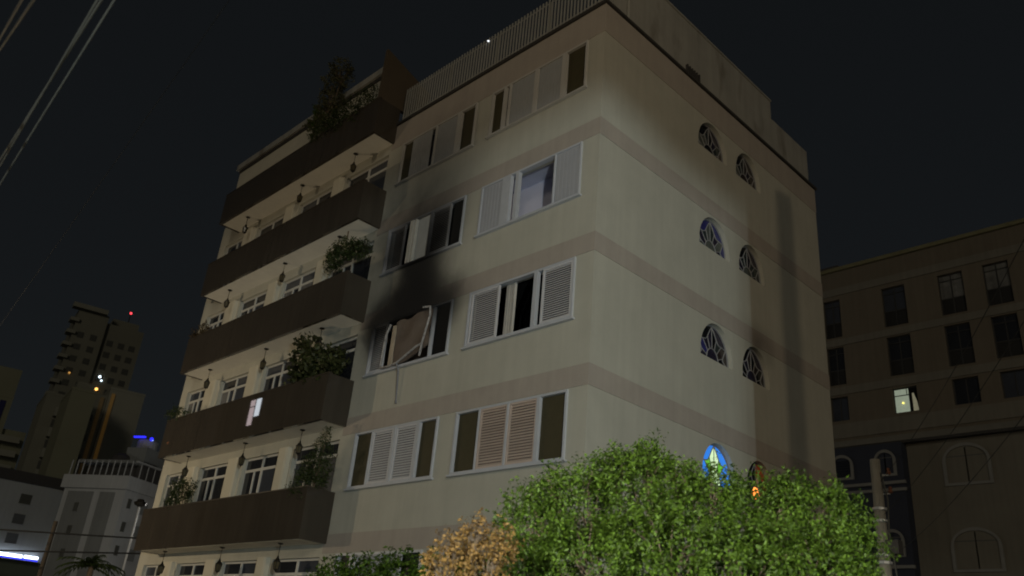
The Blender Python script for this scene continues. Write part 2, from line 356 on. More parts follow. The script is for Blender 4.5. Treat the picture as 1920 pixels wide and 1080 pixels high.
# second storey from the top
window(RX0, RX1, 2, [('flat', -3.82, -3.09, M_flat2), ('flat', -1.29, -.55, M_flat2)], stiles=[(-3.08, -2.79), (-2.62, -2.51), (-1.33, -1.295)], lab='half open window with lavender lit ceiling behind')
window(LX0, LX1, 2, [('louvre', -7.72, -6.98, 23, M_slat), ('pane', -6.47, -5.88, M_pane), ('louvre', -5.82, -5.04, 23, M_slat), ('pane', -4.99, -4.5, M_black)],
       stiles=[(-5.87, -5.825)], lab='soot stained window above the burnt one')
MB().box(-6.74, -6.60, -.06, .05, 4.6, 5.92).box(-6.555, -6.49, -.05, .05, 4.6, 5.92).build('sash_stile', mat('dull_stile', (.36, .355, .33), .6, .12, 5), BLD)
# top storey
window(RX0, RX1, 3, [('pane', -3.82, -3.42, M_screen), ('pane', -3.30, -3.20, M_glass), ('flat', -3.12, -2.27, M_flat), ('flat', -2.12, -1.35, M_flat), ('pane', -1.16, -.5, M_screen)],
       fm=M_dull, stiles=[(-3.40, -3.32), (-3.19, -3.125), (-2.26, -2.13), (-1.32, -1.18)])
window(LX0, LX1, 3, [('pane', -7.72, -7.36, M_screen), ('flat', -7.30, -6.42, M_flat), ('pane', -6.38, -6.21, M_glass), ('flat', -6.14, -5.3, M_flat), ('pane', -5.08, -4.5, M_screen)],
       fm=M_dull, stiles=[(-6.205, -6.145), (-5.26, -5.1)])
# lowest storey
window(LX0, LX1, -1, [('pane', -7.55, -7.14, M_glass), ('pane', -7.04, -6.97, M_glass), ('louvre', -6.9, -6.06, 20, M_flat2), ('louvre', -6.0, -5.2, 20, M_flat2), ('pane', -5.1, -4.5, M_glass)], stiles=[(-7.14, -7.05), (-6.97, -6.905)])
window(RX0, RX1, -1, [('pane', -3.8, -3.09, M_screen), ('louvre', -3.04, -2.2, 20, M_slat), ('louvre', -2.14, -1.33, 20, M_slat), ('pane', -1.24, -.5, M_screen)], stiles=[(-2.19, -2.145)])
# rooms behind the open windows
def room(x0, x1, k, m, dep=3.2):
    z0, z1 = 3*k-2.35, 3*k+.08
    b = MB(); b.add([(x, y, z) for x in (x0, x1) for y in (.23, dep) for z in (z0, z1)], [(0, 1, 3, 2), (4, 6, 7, 5), (2, 3, 7, 6), (0, 2, 6, 4), (1, 5, 7, 3)])
    return b.build('room', m, BLD)
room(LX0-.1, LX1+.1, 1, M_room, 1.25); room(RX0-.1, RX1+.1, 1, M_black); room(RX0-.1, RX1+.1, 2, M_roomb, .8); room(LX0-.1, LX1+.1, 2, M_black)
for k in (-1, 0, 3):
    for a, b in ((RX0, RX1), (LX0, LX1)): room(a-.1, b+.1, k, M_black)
def curtain(x0, x1, z0, z1, y, label):
    b = MB(); n = 24
    pts = [(x0+(x1-x0)*i/n, y+.035*math.sin(i*1.35)+.012*math.sin(i*3.1)) for i in range(n+1)]
    poly = pts + [(px, py+.006) for px, py in reversed(pts)]
    vs = [(a, c, z0) for a, c in pts] + [(a, c, z1) for a, c in pts]
    b.add(vs, [(i, i+1, n+2+i, n+1+i) for i in range(n)]); b.add([(v[0], v[1]+.006, v[2]) for v in vs], [(i, i+1, n+2+i, n+1+i) for i in range(n)])
    return tag(b.build('curtain', M_curt, None, smooth=True), label, 'curtain')
curtain(-2.74, -2.42, 1.5, 2.93, .12, 'narrow grey white curtain hanging in the black open window')

# ---- arched stained glass windows of the right face
SG = dict(v=mat('violet_glass', (.028, .024, .045), .12, .3, 9, spec=.5), t=mat('teal_glass', (.035, .045, .045), .12, .3, 9, spec=.5), b=mat('deep_blue_glass', (.035, .035, .16), .12, .3, 9, spec=.5),
          r=mat('brown_glass', (.04, .03, .028), .12, .3, 9, spec=.5), g=mat('grey_glass', (.10, .11, .10), .2, .3, 9, spec=.5), k=mat('black_glass', (.010, .010, .012), .12, .2, 9, spec=.5))
LIT = dict(B=mat('lit_blue_glass', (.05, .2, .6), .2, .3, 14, emit=(.03, .21, .78), estr=.85), C=mat('lit_cream_glass', (.6, .7, .45), .2, .3, 14, emit=(.62, .85, .50), estr=.95),
           E=mat('lit_green_glass', (.2, .5, .1), .2, .3, 14, emit=(.13, .45, .03), estr=.75), O=mat('lit_orange_glass', (.5, .2, .05), .2, .3, 14, emit=(1, .28, .05), estr=2.4),
           X=mat('dim_red_glass', (.2, .05, .03), .2, .3, 14, emit=(.3, .05, .01), estr=.18))
def stained(a, b, k, outer, mid, hub, lab=None):
    z0 = 3*k-1.04; z1 = 3*k-.06; side = .13; c = (a+b)/2; hw = (b-a)/2; rise = z1-z0-side
    def edge(th):                                    # arch outline from the hub centre (c, z0+.04)
        zc = z0+.04; dx, dz = math.cos(th), math.sin(th); lo, hi = 0, 3
        for _ in range(26):
            t = (lo+hi)/2; x = dx*t; z = zc+dz*t
            ins = abs(x) <= hw and (z <= z0+side or (x/hw)**2+((z-z0-side)/rise)**2 <= 1)
            lo, hi = (t, hi) if ins else (lo, t)
        return lo*.985
    P = lambda th, q: (c+math.cos(th)*edge(th)*q, z0+.04+math.sin(th)*edge(th)*q)
    spl = [0, R(38), R(90), R(142), R(180)]
    def r1(th):
        for i in range(4):
            if th <= spl[i+1]+1e-9:
                t = (th-spl[i])/(spl[i+1]-spl[i]); return .97-.30*math.sin(math.pi*t)
        return .97
    fr = MB(); yy = .14
    outl = arch(a+.004, b-.004, z0+.004, z1-.004); inn = arch(a+.04, b-.04, z0+.04, z1-.04)
    n = len(outl)
    for d in (.12, .165): fr.add([RF(u, v, d) for u, v in outl]+[RF(u, v, d) for u, v in inn], [(i, (i+1) % n, n+(i+1) % n, n+i) for i in range(n)])
    fr.add([RF(u, v, .12) for u, v in inn]+[RF(u, v, .165) for u, v in inn], [(i, (i+1) % n, n+(i+1) % n, n+i) for i in range(n)])
    W_ = fr.build('arched_window', M_lead, BLD)
    if lab: W_['label'] = lab
    bars = MB(); HB = .36
    bars.tube([RF(*P(math.pi*i/12, HB), .138) for i in range(13)], .016, 5)
    for i in range(4): bars.tube([RF(*P(spl[i]+(spl[i+1]-spl[i])*j/9, r1(spl[i]+(spl[i+1]-spl[i])*j/9)), .138) for j in range(10)], .015, 5)
    ms = [0, R(24), R(50), R(72), R(90), R(108), R(130), R(156), R(180)]
    for th in ms[1:-1]: bars.tube([RF(*P(th, HB), .138), RF(*P(th, r1(th)), .138)], .012, 5)
    bars.tube([RF(*P(R(90), .9), .138), RF(*P(R(90), 1), .138)], .018, 5)
    bars.build('tracery', M_lead, W_)
    def pane(poly, m): MB().prism(poly, RF, .145, .155).build('pane', m, W_)
    pane([P(math.pi*i/12, HB) for i in range(13)], hub)
    for i, m in enumerate(mid):
        pane([P(ms[i]+(ms[i+1]-ms[i])*j/3, HB) for j in range(4)] + [P(ms[i]+(ms[i+1]-ms[i])*j/5, r1(ms[i]+(ms[i+1]-ms[i])*j/5)) for j in range(5, -1, -1)], m)
    for i, m in enumerate(outer):
        th = [spl[i]+(spl[i+1]-spl[i])*j/9 for j in range(10)]
        pane([P(t, r1(t)) for t in th] + [P(t, .995) for t in reversed(th)], m)
    MB().prism(outl, RF, .168, .172).build('backing', M_black, W_)
v, t, bl, r_, g, kk = (SG[i] for i in 'vtbrgk')
stained(*ARCH[0], 3, [r_, v, kk, t], [t, t, v, kk, t, g, g, t], kk)
stained(*ARCH[1], 3, [r_, r_, kk, t], [r_, r_, v, r_, t, t, g, g], r_)
stained(*ARCH[0], 2, [bl, bl, bl, v], [v, g, v, t, g, t, v, t], g, lab='arched window with deep blue outer panes')
stained(*ARCH[1], 2, [t, v, kk, t], [v, t, t, v, t, t, v, t], g)
stained(*ARCH[0], 1, [r_, v, kk, bl], [kk, r_, t, kk, v, v, bl, v], v)
stained(*ARCH[1], 1, [kk, v, kk, v], [kk, kk, r_, kk, r_, v, kk, kk], v)
B_, C_, E_, O_, X_ = (LIT[i] for i in 'BCEOX')
stained(*ARCH[0], 0, [B_, B_, B_, B_], [B_, B_, E_, C_, C_, E_, B_, B_], C_, lab='brightly lit blue and green stained glass window')
stained(*ARCH[1], 0, [kk, X_, kk, r_], [kk, X_, kk, X_, kk, kk, kk, kk], O_, lab='stained glass window with orange glow')
for a in ARCH: stained(*a, -1, [kk, v, kk, v], [v]*8, kk)

# ---- balconies
FY = -.82; BX0, BX1 = -18.1, -8.30
for k in range(-1, 4):
    z0 = 3*k+.24; z1 = z0+1.26 if k < 3 else 10.50
    b = MB(); T = .09
    b.box(BX0, BX1, FY, FY+T, z0-.012, z1); b.box(BX0, BX0+T, FY+T, -.003, z0-.012, z1); b.box(BX1-T, BX1, FY+T, -.003, z0-.012, z1)
    Bc = b.build('balcony', M_parapet, BLD)
    MB().box(BX0+T, BX1-T, FY+T, -.003, z0, z0+.16).build('soffit', M_soffit, Bc)
    MB().box(BX0-.01, BX1+.01, FY-.012, FY+T+.012, z1+.002, z1+.03).build('rail_cap', mat('brown_cap', (.05, .04, .03), .4, .1), Bc)
    for a, c in ((-17.42, -16.6), (-14.47, -13.70), (-11.47, -10.86)):
        p = MB(); p.prism([(a, 0), (a+.06, -.10), (a+.14, -.13), (c-.14, -.13), (c-.06, -.10), (c, 0)], lambda u, w, d: (u, w, d), 3*k-2.55, 3*k-.03)
        p.build('pilaster', M_pil, BLD)
    for j, (a, c) in enumerate(DOORS):
        f = MB(); zt, zb = 3*k-.08, 3*k-2.55; zm = 3*k-.46; w = .06; mid = (a+c)/2; l1 = a+(c-a)*.30; l2 = a+(c-a)*.62
        f.box(a, a+w, .10, .17, zb, zt).box(c-w, c, .10, .17, zb, zt).box(a+w, c-w, .102, .168, zt-w, zt).box(a+w, c-w, .102, .168, zm-.04, zm+.04)
        f.box(mid-.04, mid+.04, .098, .172, zm+.04, zt-w).box(l1-.03, l1+.03, .098, .172, zb, zm-.04).box(mid-.045, mid+.045, .098, .172, zb, zm-.04)
        d = f.build('balcony_door', mat('door_frame_paint', (.52, .52, .50), .5, .06, 5), BLD)
        rs = random.Random(k*7+j); gl = [M_glass, M_glassb, M_glass, M_glassc]
        MB().box(a+w, mid-.04, .13, .14, zm+.04, zt-w).build('pane', rs.choice(gl[:3]), d); MB().box(mid+.04, c-w, .13, .14, zm+.04, zt-w).build('pane', rs.choice(gl[:3]), d)
        for q0, q1 in ((a+w, l1-.03), (l1+.03, mid-.045), (mid+.045, c-w)): MB().box(q0, q1, .13, .14, zb, zm-.04).build('pane', rs.choice(gl), d)
# brown wind break at the right end of the top terrace
b = MB(); b.prism([(FY, 10.51), (.9, 10.51), (1.05, 11.75), (FY, 12.42)], lambda u, w, d: (d, u, w), -8.44, -8.32); b.build('wind_screen', mat('brown_screen', (.085, .066, .045), .7, .1, 2), BLD)
# penthouse behind the terrace
MB().box(-19.45, -9.7, .02, .2, 9.88, 12.46).build('penthouse_wall', M_pil, BLD)
MB().box(-19.5, -9.7, -.02, .3, 12.463, 12.60).build('eave_gap_shade', M_dark, BLD)  # dark strip painted in for the shaded gap below the eave
MB().box(-19.6, -9.65, -.10, .4, 12.603, 12.86).build('penthouse_roof', M_conc, BLD)

# ------------------------------------------------------------------ hanging lanterns
LS = {3: 'highest', 2: 'second highest', 1: 'middle', 0: 'second lowest', -1: 'lowest'}
def lantern_proto():
    t = thing('hanging_lantern', '', 'lantern')
    MB().lathe([(0, 0), (.07, 0), (.075, -.02), (.03, -.04), (0, -.04)], 12).build('ceiling_rose', M_iron, t)
    ch = MB()
    for i in range(6):
        z = -.04-.045*i; ch.tube([(0, .012*math.cos(q), z-.028+.028*math.sin(q)) if i % 2 else (.012*math.cos(q), 0, z-.028+.028*math.sin(q)) for q in [j*math.pi/3 for j in range(7)]], .005, 4)
    ch.build('chain', M_iron, t)
    MB().lathe([(0, -.30), (.02, -.31), (.03, -.36), (.075, -.43), (.105, -.455), (.10, -.47), (0, -.47)], 6).build('hood', M_iron, t)
    MB().lathe([(.088, -.471), (.06, -.64), (0, -.64)], 6).build('lantern_glass', M_lglass, t)
    cg = MB()
    for j in range(6):
        q = math.pi/3*j; cg.tube([(.094*math.cos(q), .094*math.sin(q), -.468), (.066*math.cos(q), .066*math.sin(q), -.645)], .009, 4)
    cg.lathe([(.072, -.64), (.07, -.66), (.02, -.685), (.012, -.71), (0, -.715)], 6); cg.build('cage', M_iron, t)
    return t
def copy_tree(o, par=None):
    c = o.copy(); COL.objects.link(c); c.parent = par
    for ch in o.children: copy_tree(ch, c)
    return c
LP = None
for k in range(3, -2, -1):
    for j, (x, wh) in enumerate(((-16.62, 'left'), (-12.9, 'centre'), (-9.78, 'right'))):
        o = LP if LP is None else copy_tree(LP)
        if LP is None: LP = o = lantern_proto()
        o.location = (x, -.42, 3*k+.239); o.rotation_euler = (0, 0, j*.7+k)
        o['label'] = f'{wh} black iron lantern hanging under the {LS[k]} balcony' if j != 1 else f'middle black iron lantern of three hanging under the {LS[k]} balcony'
        o['group'] = 'lanterns hanging under the balconies'

# ------------------------------------------------------------------ plants
def plant(name, label, cat, base, lobes, dens, size, leaf, stems, group=None, pot=None, per=10, spread=.08, wid=.5, droop=0, rstem=.02, jitter=.25):
    t = thing(name, label, cat, base, 0, group); bx, by, bz = base
    rel = [(x-bx, y-by, z-bz, r) for x, y, z, r in lobes]
    stuff(leaves('foliage', rel, dens, size, leaf, t, spread, per, jitter, wid, droop=droop))
    s = MB()
    for (x, y, z, r) in rel[:stems]:
        m_ = Vector((x*.5+random.uniform(-.05, .05), y*.5, z*.55)); s.tube([(0, 0, 0), m_, (x, y, z)], rstem, 6, rstem*.4)
        for _ in range(4):
            d = Vector((random.gauss(0, 1), random.gauss(0, 1), random.gauss(.4, .8))).normalized()
            s.tube([(x*.8+m_.x*.2, y*.8+m_.y*.2, z*.8+m_.z*.2), Vector((x, y, z))+d*r*.9], rstem*.4, 4, rstem*.12)
    s.build('stem', M_bark, t)
    if pot: MB().lathe([(0, 0), (pot*.7, 0), (pot, pot*1.5), (pot*1.06, pot*1.5), (pot*1.06, pot*1.7), (pot*.9, pot*1.7), (0, pot*1.6)], 12).build('pot', M_terra, t)
    return t
GB = 'plants on the balconies'
plant('potted_conifer', 'tall dark twin stemmed conifer on the second lowest balcony by the right door', 'plant', (-8.75, -.5, -2.58),
      [(-8.40, -.5, -.25, .16), (-8.42, -.5, -.6, .26), (-8.5, -.5, -1.0, .33), (-8.95, -.5, -1.0, .26), (-8.93, -.5, -.75, .15), (-8.75, -.5, -1.45, .42), (-8.36, -.5, .02, .08)], 900, .05, M_leafd, 3, GB, .2)
plant('potted_shrub', 'dark leafy shrub at the left end of the second lowest balcony', 'plant', (-16.4, -.5, -2.58),
      [(-16.2, -.5, -.95, .28), (-16.6, -.55, -.75, .2), (-15.9, -.5, -.8, .2), (-16.3, -.5, -1.3, .36), (-16.75, -.5, -1.15, .18)], 700, .06, M_leafd, 3, GB, .2)
plant('potted_vine', 'tall leafy vine with round leaves rising from the middle balcony to the soffit', 'plant', (-9.4, -.55, .42),
      [(-10.45, -.6, 2.75, .2), (-9.95, -.6, 2.8, .17), (-10.2, -.6, 2.3, .28), (-9.6, -.6, 2.15, .3), (-9.0, -.6, 2.05, .35), (-8.6, -.6, 2.0, .28), (-9.5, -.6, 1.75, .35), (-10.2, -.62, 1.75, .28), (-8.8, -.6, 1.7, .3)], 260, .13, M_leafo, 5, GB, .2, per=6, spread=.12, wid=.75)
plant('trailing_plant', 'dark plant trailing over the left end of the middle balcony rail', 'plant', (-17.6, -.65, .42),
      [(-17.9, -.82, 1.72, .16), (-17.6, -.75, 1.8, .14), (-17.2, -.75, 1.62, .16), (-16.7, -.75, 1.6, .13)], 700, .06, M_leafd, 2, GB, .18)
plant('hanging_fern', 'dark fern hanging below the second highest soffit near the right end', 'plant', (-9.2, -.5, 6.2),
      [(-9.15, -.5, 5.62, .26), (-9.6, -.5, 5.45, .26), (-8.7, -.5, 5.45, .24), (-8.3, -.5, 5.3, .2), (-9.8, -.5, 5.25, .16)], 500, .13, M_leafd, 1, GB, None, per=8, spread=.1, wid=.22, droop=.8)
plant('potted_shrub', 'small rust brown shrub at the left end of the second highest full balcony rail', 'plant', (-17.7, -.5, 3.42),
      [(-17.95, -.55, 4.75, .24), (-17.6, -.5, 4.9, .2), (-17.5, -.5, 4.4, .25)], 600, .07, mat('rust_leaf', (.09, .06, .025), .6, .2, 4, island=.5, trans=.2), 2, GB, .18)
plant('rooftop_shrub', 'round dark shrub standing on the roof terrace against the sky', 'shrub', (-12.4, -.45, 9.42),
      [(-11.95, -.4, 13.75, .36), (-11.75, -.4, 13.3, .38), (-12.2, -.45, 13.1, .38), (-12.1, -.45, 12.5, .40), (-12.2, -.5, 11.9, .36), (-12.4, -.55, 11.3, .36)], 420, .08, mat('dusky_leaf', (.10, .10, .05), .6, .2, 3, island=.4, trans=.2), 4, 'plants on the roof terrace', .3, rstem=.04)
plant('rooftop_plant', 'small lime green plant at the left of the round rooftop shrub', 'plant', (-12.7, -.6, 10.2),
      [(-12.6, -.6, 12.15, .16), (-12.45, -.6, 11.85, .16), (-12.7, -.6, 11.6, .16), (-12.5, -.6, 11.3, .16)], 500, .09, M_leafl, 2, 'plants on the roof terrace', .15)
plant('rooftop_hedge', 'dark hedge spilling over the right end of the roof terrace parapet', 'hedge', (-10.0, -.6, 9.42),
      [(-11.4, -.72, 10.75, .36), (-10.9, -.72, 10.8, .36), (-10.4, -.72, 10.8, .36), (-9.9, -.7, 10.82, .36), (-9.4, -.7, 10.85, .36), (-8.9, -.7, 10.85, .34), (-11.9, -.72, 10.7, .3), (-9.6, -.8, 10.5, .3), (-10.6, -.8, 10.5, .3)], 600, .06, M_leafd, 4, 'plants on the roof terrace')

# ------------------------------------------------------------------ street trees and bushes in front
GREEN = [(4.69, -6.16, -4.01, .35), (4.91, -5.73, -3.82, .45), (5.24, -5.23, -3.67, .54), (5.88, -5.11, -3.89, .52), (6.24, -4.67, -3.83, .46), (6.53, -4.29, -3.85, .47), (6.76, -4.26, -4.0, .37), (5.86, -5.66, -4.32, .53), (5.23, -6.0, -4.4, .49), (6.42, -5.29, -4.37, .53), (6.82, -4.85, -4.4, .45), (4.6, -6.15, -4.51, .37), (5.2, -5.11, -3.26, .21), (4.94, -5.29, -3.36, .23), (5.95, -5.04, -3.60, .24), (5.6, -5.1, -3.45, .20), (4.7, -5.95, -3.68, .2), (6.4, -4.42, -3.58, .22), (6.75, -4.2, -3.7, .2), (4.99, -6.02, -4.99, .59), (5.77, -5.53, -5.0, .67), (6.47, -4.98, -4.93, .64)]
def tree(name, label, cat, base, lobes, dens, size, leaf, per, spread, wid, trunk, jitter=.25, twigs=3):
    t = thing(name, label, cat, base); bx, by, bz = base
    rel = [(x-bx, y-by, z-bz, r) for x, y, z, r in lobes]
    stuff(leaves('crown', rel, dens, size, leaf, t, spread, per, jitter, wid))
    s = MB(); fork = Vector((0, 0, .9)); s.tube([(0, 0, 0), (.03, .02, .5), fork], trunk, 9, trunk*.8)
    for x, y, z, r in rel:
        e = Vector((x, y, z)); m_ = fork.lerp(e, .5)+Vector((random.uniform(-.08, .08), random.uniform(-.08, .08), -.05))
        s.tube([fork, m_, e], trunk*.38, 6, trunk*.12)
        for _ in range(twigs):
            d = Vector((random.gauss(0, 1), random.gauss(0, 1), random.gauss(.5, .8))).normalized()
            q = e+d*r*random.uniform(.8, 1.05); s.tube([m_.lerp(e, .7), e.lerp(q, .5)+Vector((.02, -.02, .03)), q], trunk*.10, 4, trunk*.03)
    s.build('trunk', M_bark, t); return t
tree('ficus_tree', 'broad green ficus bush lit from the street in front of the building corner', 'tree', (5.8, -5.3, G), GREEN, 2500, .037, M_leaf, 18, .068, .52, .10, .40, 8)
DRY = [(5.02, -7.2, -4.27, .14), (4.90, -7.31, -4.46, .17), (5.19, -7.04, -4.34, .14), (5.02, -7.15, -4.66, .26), (5.12, -7.1, -4.42, .13), (4.82, -7.38, -4.55, .12), (4.97, -7.17, -4.96, .29)]
tree('dry_bush', 'withered golden brown bush beside the green ficus', 'bush', (5.0, -7.15, G), DRY, 2000, .034, M_dry, 9, .05, .55, .05, .5, 12)
HEDGE = [(1.18, -5.9, -4.46, .25), (1.4, -5.59, -4.39, .26), (1.64, -5.28, -4.32, .26), (1.89, -4.98, -4.31, .26), (1.54, -5.36, -4.82, .56), (2.2, -4.7, -4.35, .28), (2.1, -4.9, -4.8, .5)]
tree('low_bush', 'dark green low bush at the bottom edge left of the dry bush', 'bush', (1.6, -5.35, G), HEDGE, 1100, .06, M_leaf, 12, .08, .5, .07, .3, 2)

# ------------------------------------------------------------------ street lamps that light the scene
def lamp_data(name, kind, power, col, radius):
    l = bpy.data.lights.new(name, kind); l.energy = power; l.color = col; l.shadow_soft_size = radius
    o = bpy.data.objects.new(name, l); COL.objects.link(o); return o
def street_lamp(label, base, head, power, col):
    t = thing('street_lamp', label, 'street lamp', (0, 0, 0), 0, 'lit street lamps')
    p = MB(); p.tube([base, (base[0], base[1], head[2]-.3)], .09, 10, .06); p.build('pole', M_steel, t)
    a = MB(); a.tube([(base[0], base[1], head[2]-.35), (base[0]*.7+head[0]*.3, base[1]*.7+head[1]*.3, head[2]+.05), (head[0], head[1], head[2]+.14)], .04, 8); a.build('arm', M_steel, t)
    h = MB(); h.lathe([(0, .22), (.10, .2), (.2, .12), (.22, .06), (.21, .06), (.19, .1), (0, .17)], 14, head); h.build('lamp_shade', M_steel, t)
    g_ = MB(); g_.lathe([(.15, .05), (.14, -.03), (.08, -.08), (0, -.09)], 12, head)
    g_.build('lamp_glass', mat('sodium_lamp_glass', (1, .8, .5), .3, .0, emit=(1, .7, .35), estr=3), t)
    l = lamp_data('lamp_light', 'POINT', power, col, .06); l.parent = t; l.location = (head[0], head[1], head[2]-.18)
    return t
street_lamp('sodium street lamp standing to the right beyond the frame', (13.2, -13.9, G), (15.0, -12.0, 4.0), SODIUM_W, SODIUM_COL)
street_lamp('sodium street lamp standing to the far left beyond the frame', (-21.5, -11.5, G), (-20.4, -10.2, -1.6), SODIUM_LEFT_W, SODIUM_COL)
street_lamp('white street lamp on the side street hidden behind the building', (-37.0, 15.5, G), (-38.0, 14.0, 1.0), BACK_W, (1, .97, .9))
# floodlight on a tripod behind the camera, with an added flag cut to shape its light edge
FP = Vector((17.5, -14.2, -3.2)); aim = (Vector((-2, 1, 1)) - FP).normalized()
fl = thing('floodlight', 'white work floodlight on a tripod behind the viewer', 'floodlight')
tr = MB(); tr.tube([(FP.x, FP.y, G+.9), (FP.x, FP.y, FP.z-.25)], .03, 8)
tr.build('mast', M_steel, fl)
for j in range(3):
    q = 2.1*j; MB().tube([(FP.x, FP.y, G+1.2), (FP.x+.7*math.cos(q), FP.y+.7*math.sin(q), G-.1)], .02, 6).build('leg', M_steel, fl)
ax_r = aim.cross(Vector((0, 0, 1))).normalized(); ax_u = ax_r.cross(aim)
def fpt(a, b, c): return FP + ax_r*a + ax_u*b + aim*c
def fproj(P, dist):
    d = Vector(P)-FP; s = dist/d.dot(aim); return (d.dot(ax_r)*s, d.dot(ax_u)*s)
DD = 1.2
cut = [fproj(P, DD) for P in ((-30, 0, 8.6), (-12, 0, 7.75), (-4, 0, 7.35), (0, 0, 7.3), (0, 2.1, 7.1), (0, 2.3, 6.85), (0, 6.3, 6.7), (0, 6.35, -3), (0, 6.3, -8))]
hb = MB()
hb.add([tuple(fpt(x, y, c)) for c in (-.12, .25) for x, y in ((-.2, -.15), (.2, -.15), (.2, .15), (-.2, .15))], [(0, 1, 2, 3), (0, 1, 5, 4), (1, 2, 6, 5), (2, 3, 7, 6), (3, 0, 4, 7)])
hb.build('housing', M_dark, fl)
bd = MB(); n = len(cut)
outp = [(cut[0][0], 1.3)] + [(x, 1.3) for x, y in cut[1:-2]] + [(1.3, 1.3), (1.3, cut[-1][1])]
poly = cut + [(1.6, cut[-1][1]), (1.6, 1.5), (cut[0][0], 1.5)]
bm = bmesh.new(); vs = [bm.verts.new((x, y, 0)) for x, y in poly]; es = [bm.edges.new((vs[i], vs[(i+1) % len(vs)])) for i in range(len(vs))]
bmesh.ops.triangle_fill(bm, edges=es, use_beauty=True); bm.verts.index_update()
bd.add([tuple(fpt(w.co.x, w.co.y, DD)) for w in bm.verts], [tuple(w.index for w in f.verts) for f in bm.faces]); bm.free()
bd.build('light_cut_flag', M_dark, fl)
L1 = lamp_data('lamp_light', 'SPOT', FLOOD_W, FLOOD_COL, .03); L1.parent = fl
L1.data.spot_size = R(125); L1.data.spot_blend = .6
L1.matrix_world = Matrix((ax_r, ax_u, -aim)).transposed().to_4x4(); L1.matrix_parent_inverse = Matrix(); L1.location = FP; L1.rotation_euler = Matrix((ax_r, ax_u, -aim)).transposed().to_euler()
# smaller flood beside the viewer, dipped on to the bushes
HP = Vector((8.0, -14.6, -3.3)); dip = (Vector((5.4, -5.5, -5.6)) - HP).normalized()
q_ = dip.to_track_quat('-Z', 'Y').to_euler()
f2 = thing('floodlight', 'small round floodlight on a stand dipped at the bushes', 'floodlight')
MB().tube([(HP.x, HP.y-.1, G-.12), (HP.x, HP.y-.1, HP.z-.12)], .025, 8).build('mast', M_steel, f2)
for j in range(3):
    a_ = .6+2.1*j; MB().tube([(HP.x, HP.y-.1, G+.9), (HP.x+.5*math.cos(a_), HP.y-.1+.5*math.sin(a_), G-.1)], .018, 6).build('leg', M_steel, f2)
h2 = MB().lathe([(.02, .16), (.10, .14), (.15, 0), (.14, 0), (.09, .12), (0, .13)], 14).build('housing', M_dark, f2); h2.location = HP; h2.rotation_euler = q_
L2 = lamp_data('lamp_light', 'SPOT', BUSH_W, (1, 1, .86), .05); L2.parent = f2; L2.location = HP + dip*.03; L2.rotation_euler = q_; L2.data.spot_size = R(40); L2.data.spot_blend = .5

# ------------------------------------------------------------------ poles and cables
def utility_pole(label, base, top, r0_, r1_, arms=True, group='utility poles', pm=M_pole):
    t = thing('utility_pole', label, 'utility pole', base, 0, group); h = top-base[2]
    MB().tube([(0, 0, 0), (0, 0, h*.5), (0, 0, h)], r0_, 10, r1_).build('shaft', pm, t)
    if arms:
        for z in (h-1.1, h-1.35, h-2.05, h-2.2): MB().lathe([(r1_*1.1, 0), (r1_*1.5, .01), (r1_*1.5, .06), (r1_*1.1, .07)], 10, (0, 0, z)).build('clamp', M_steel, t)
        for i, z in enumerate((h-.35, h-.75)):
            MB().tube([(0, 0, z), (.25, .02, z)], .018, 5).build('bracket', M_steel, t)
            MB().lathe([(0, 0), (.04, .01), (.05, .05), (.03, .08), (.045, .11), (.02, .15), (0, .15)], 8, (.26, .02, z)).build('insulator', mat('insulator_brown', (.12, .05, .03), .3, .1), t)
        bx = MB().box(.10, .36, -.12, .12, h-2.0, h-1.72); bx.build('junction_box', M_dark, t)
        MB().tube([(.12, -.05, h-.3), (.22, -.06, h-.9), (.16, -.03, h-1.6), (.24, -.05, h-2.4), (.14, 0, h-3.6), (.13, 0, .2)], .02, 6).build('down_cable', M_cable, t)
    return t
utility_pole('weathered concrete utility pole with insulators between the building and the blue annex', (2.98, 6.2, G), -.42, .15, .105)
utility_pole('tall concrete pole standing to the right beyond the frame', (10.5, -5.79, G), 5.26, .12, .09, False)
utility_pole('thin dark pole at the lower left before the neon lit building', (-23.1, -1.83, G), -1.75, .10, .07, False, pm=mat('dark_wood_pole', (.05, .04, .03), .9, .1))
def cable(pts, r, label, group, cm=M_cable):
    P = [Vector(p) for p in pts[:2]]; q = []
    for i in range(25):
        s = i/24; p = P[0].lerp(P[1], s); p.z -= 4*(pts[2] if len(pts) > 2 and isinstance(pts[2], float) else 0)*s*(1-s); q.append(p)
    return tag(MB().tube(q, r, 6).build('cable', cm, None, smooth=True), label, 'cable', group)
def span(a, b, ext0, ext1):
    a, b = Vector(a), Vector(b); return a+(a-b)*ext0, b+(b-a)*ext1
for a, b, r, lb in (((4.76, -10.98, -1.12), (1.24, -10.72, -1.23), .0075, 'bright cable crossing the upper left corner, nearest the building'),
                    ((4.72, -11.05, -1.15), (1.32, -10.81, -1.03), .009, 'twin cable just left of the bright cable, upper left corner'),
                    ((4.71, -11.07, -1.14), (1.31, -10.79, -1.09), .008, 'thin cable between the two bright cables, upper left'),
                    ((4.55, -11.41, -1.32), (1.77, -11.22, -.12), .010, 'right one of the two cables nearest the top left corner'),
                    ((4.53, -11.47, -1.34), (1.82, -11.26, -.02), .010, 'cable nearest the top left corner of the sky'),
                    ((5.13, -10.33, -.87), (1.67, -9.87, -.69), .003, 'faint hair thin cable far right of the other sky cables')):
    p, q = span(a, b, .5, 3.0); cable((p, q), r, lb, 'cables across the upper left sky', mat('pale_cable', (.34, .33, .29), .6, .1) if r > .005 else mat('black_cable', (.02, .02, .02), .7, .1))
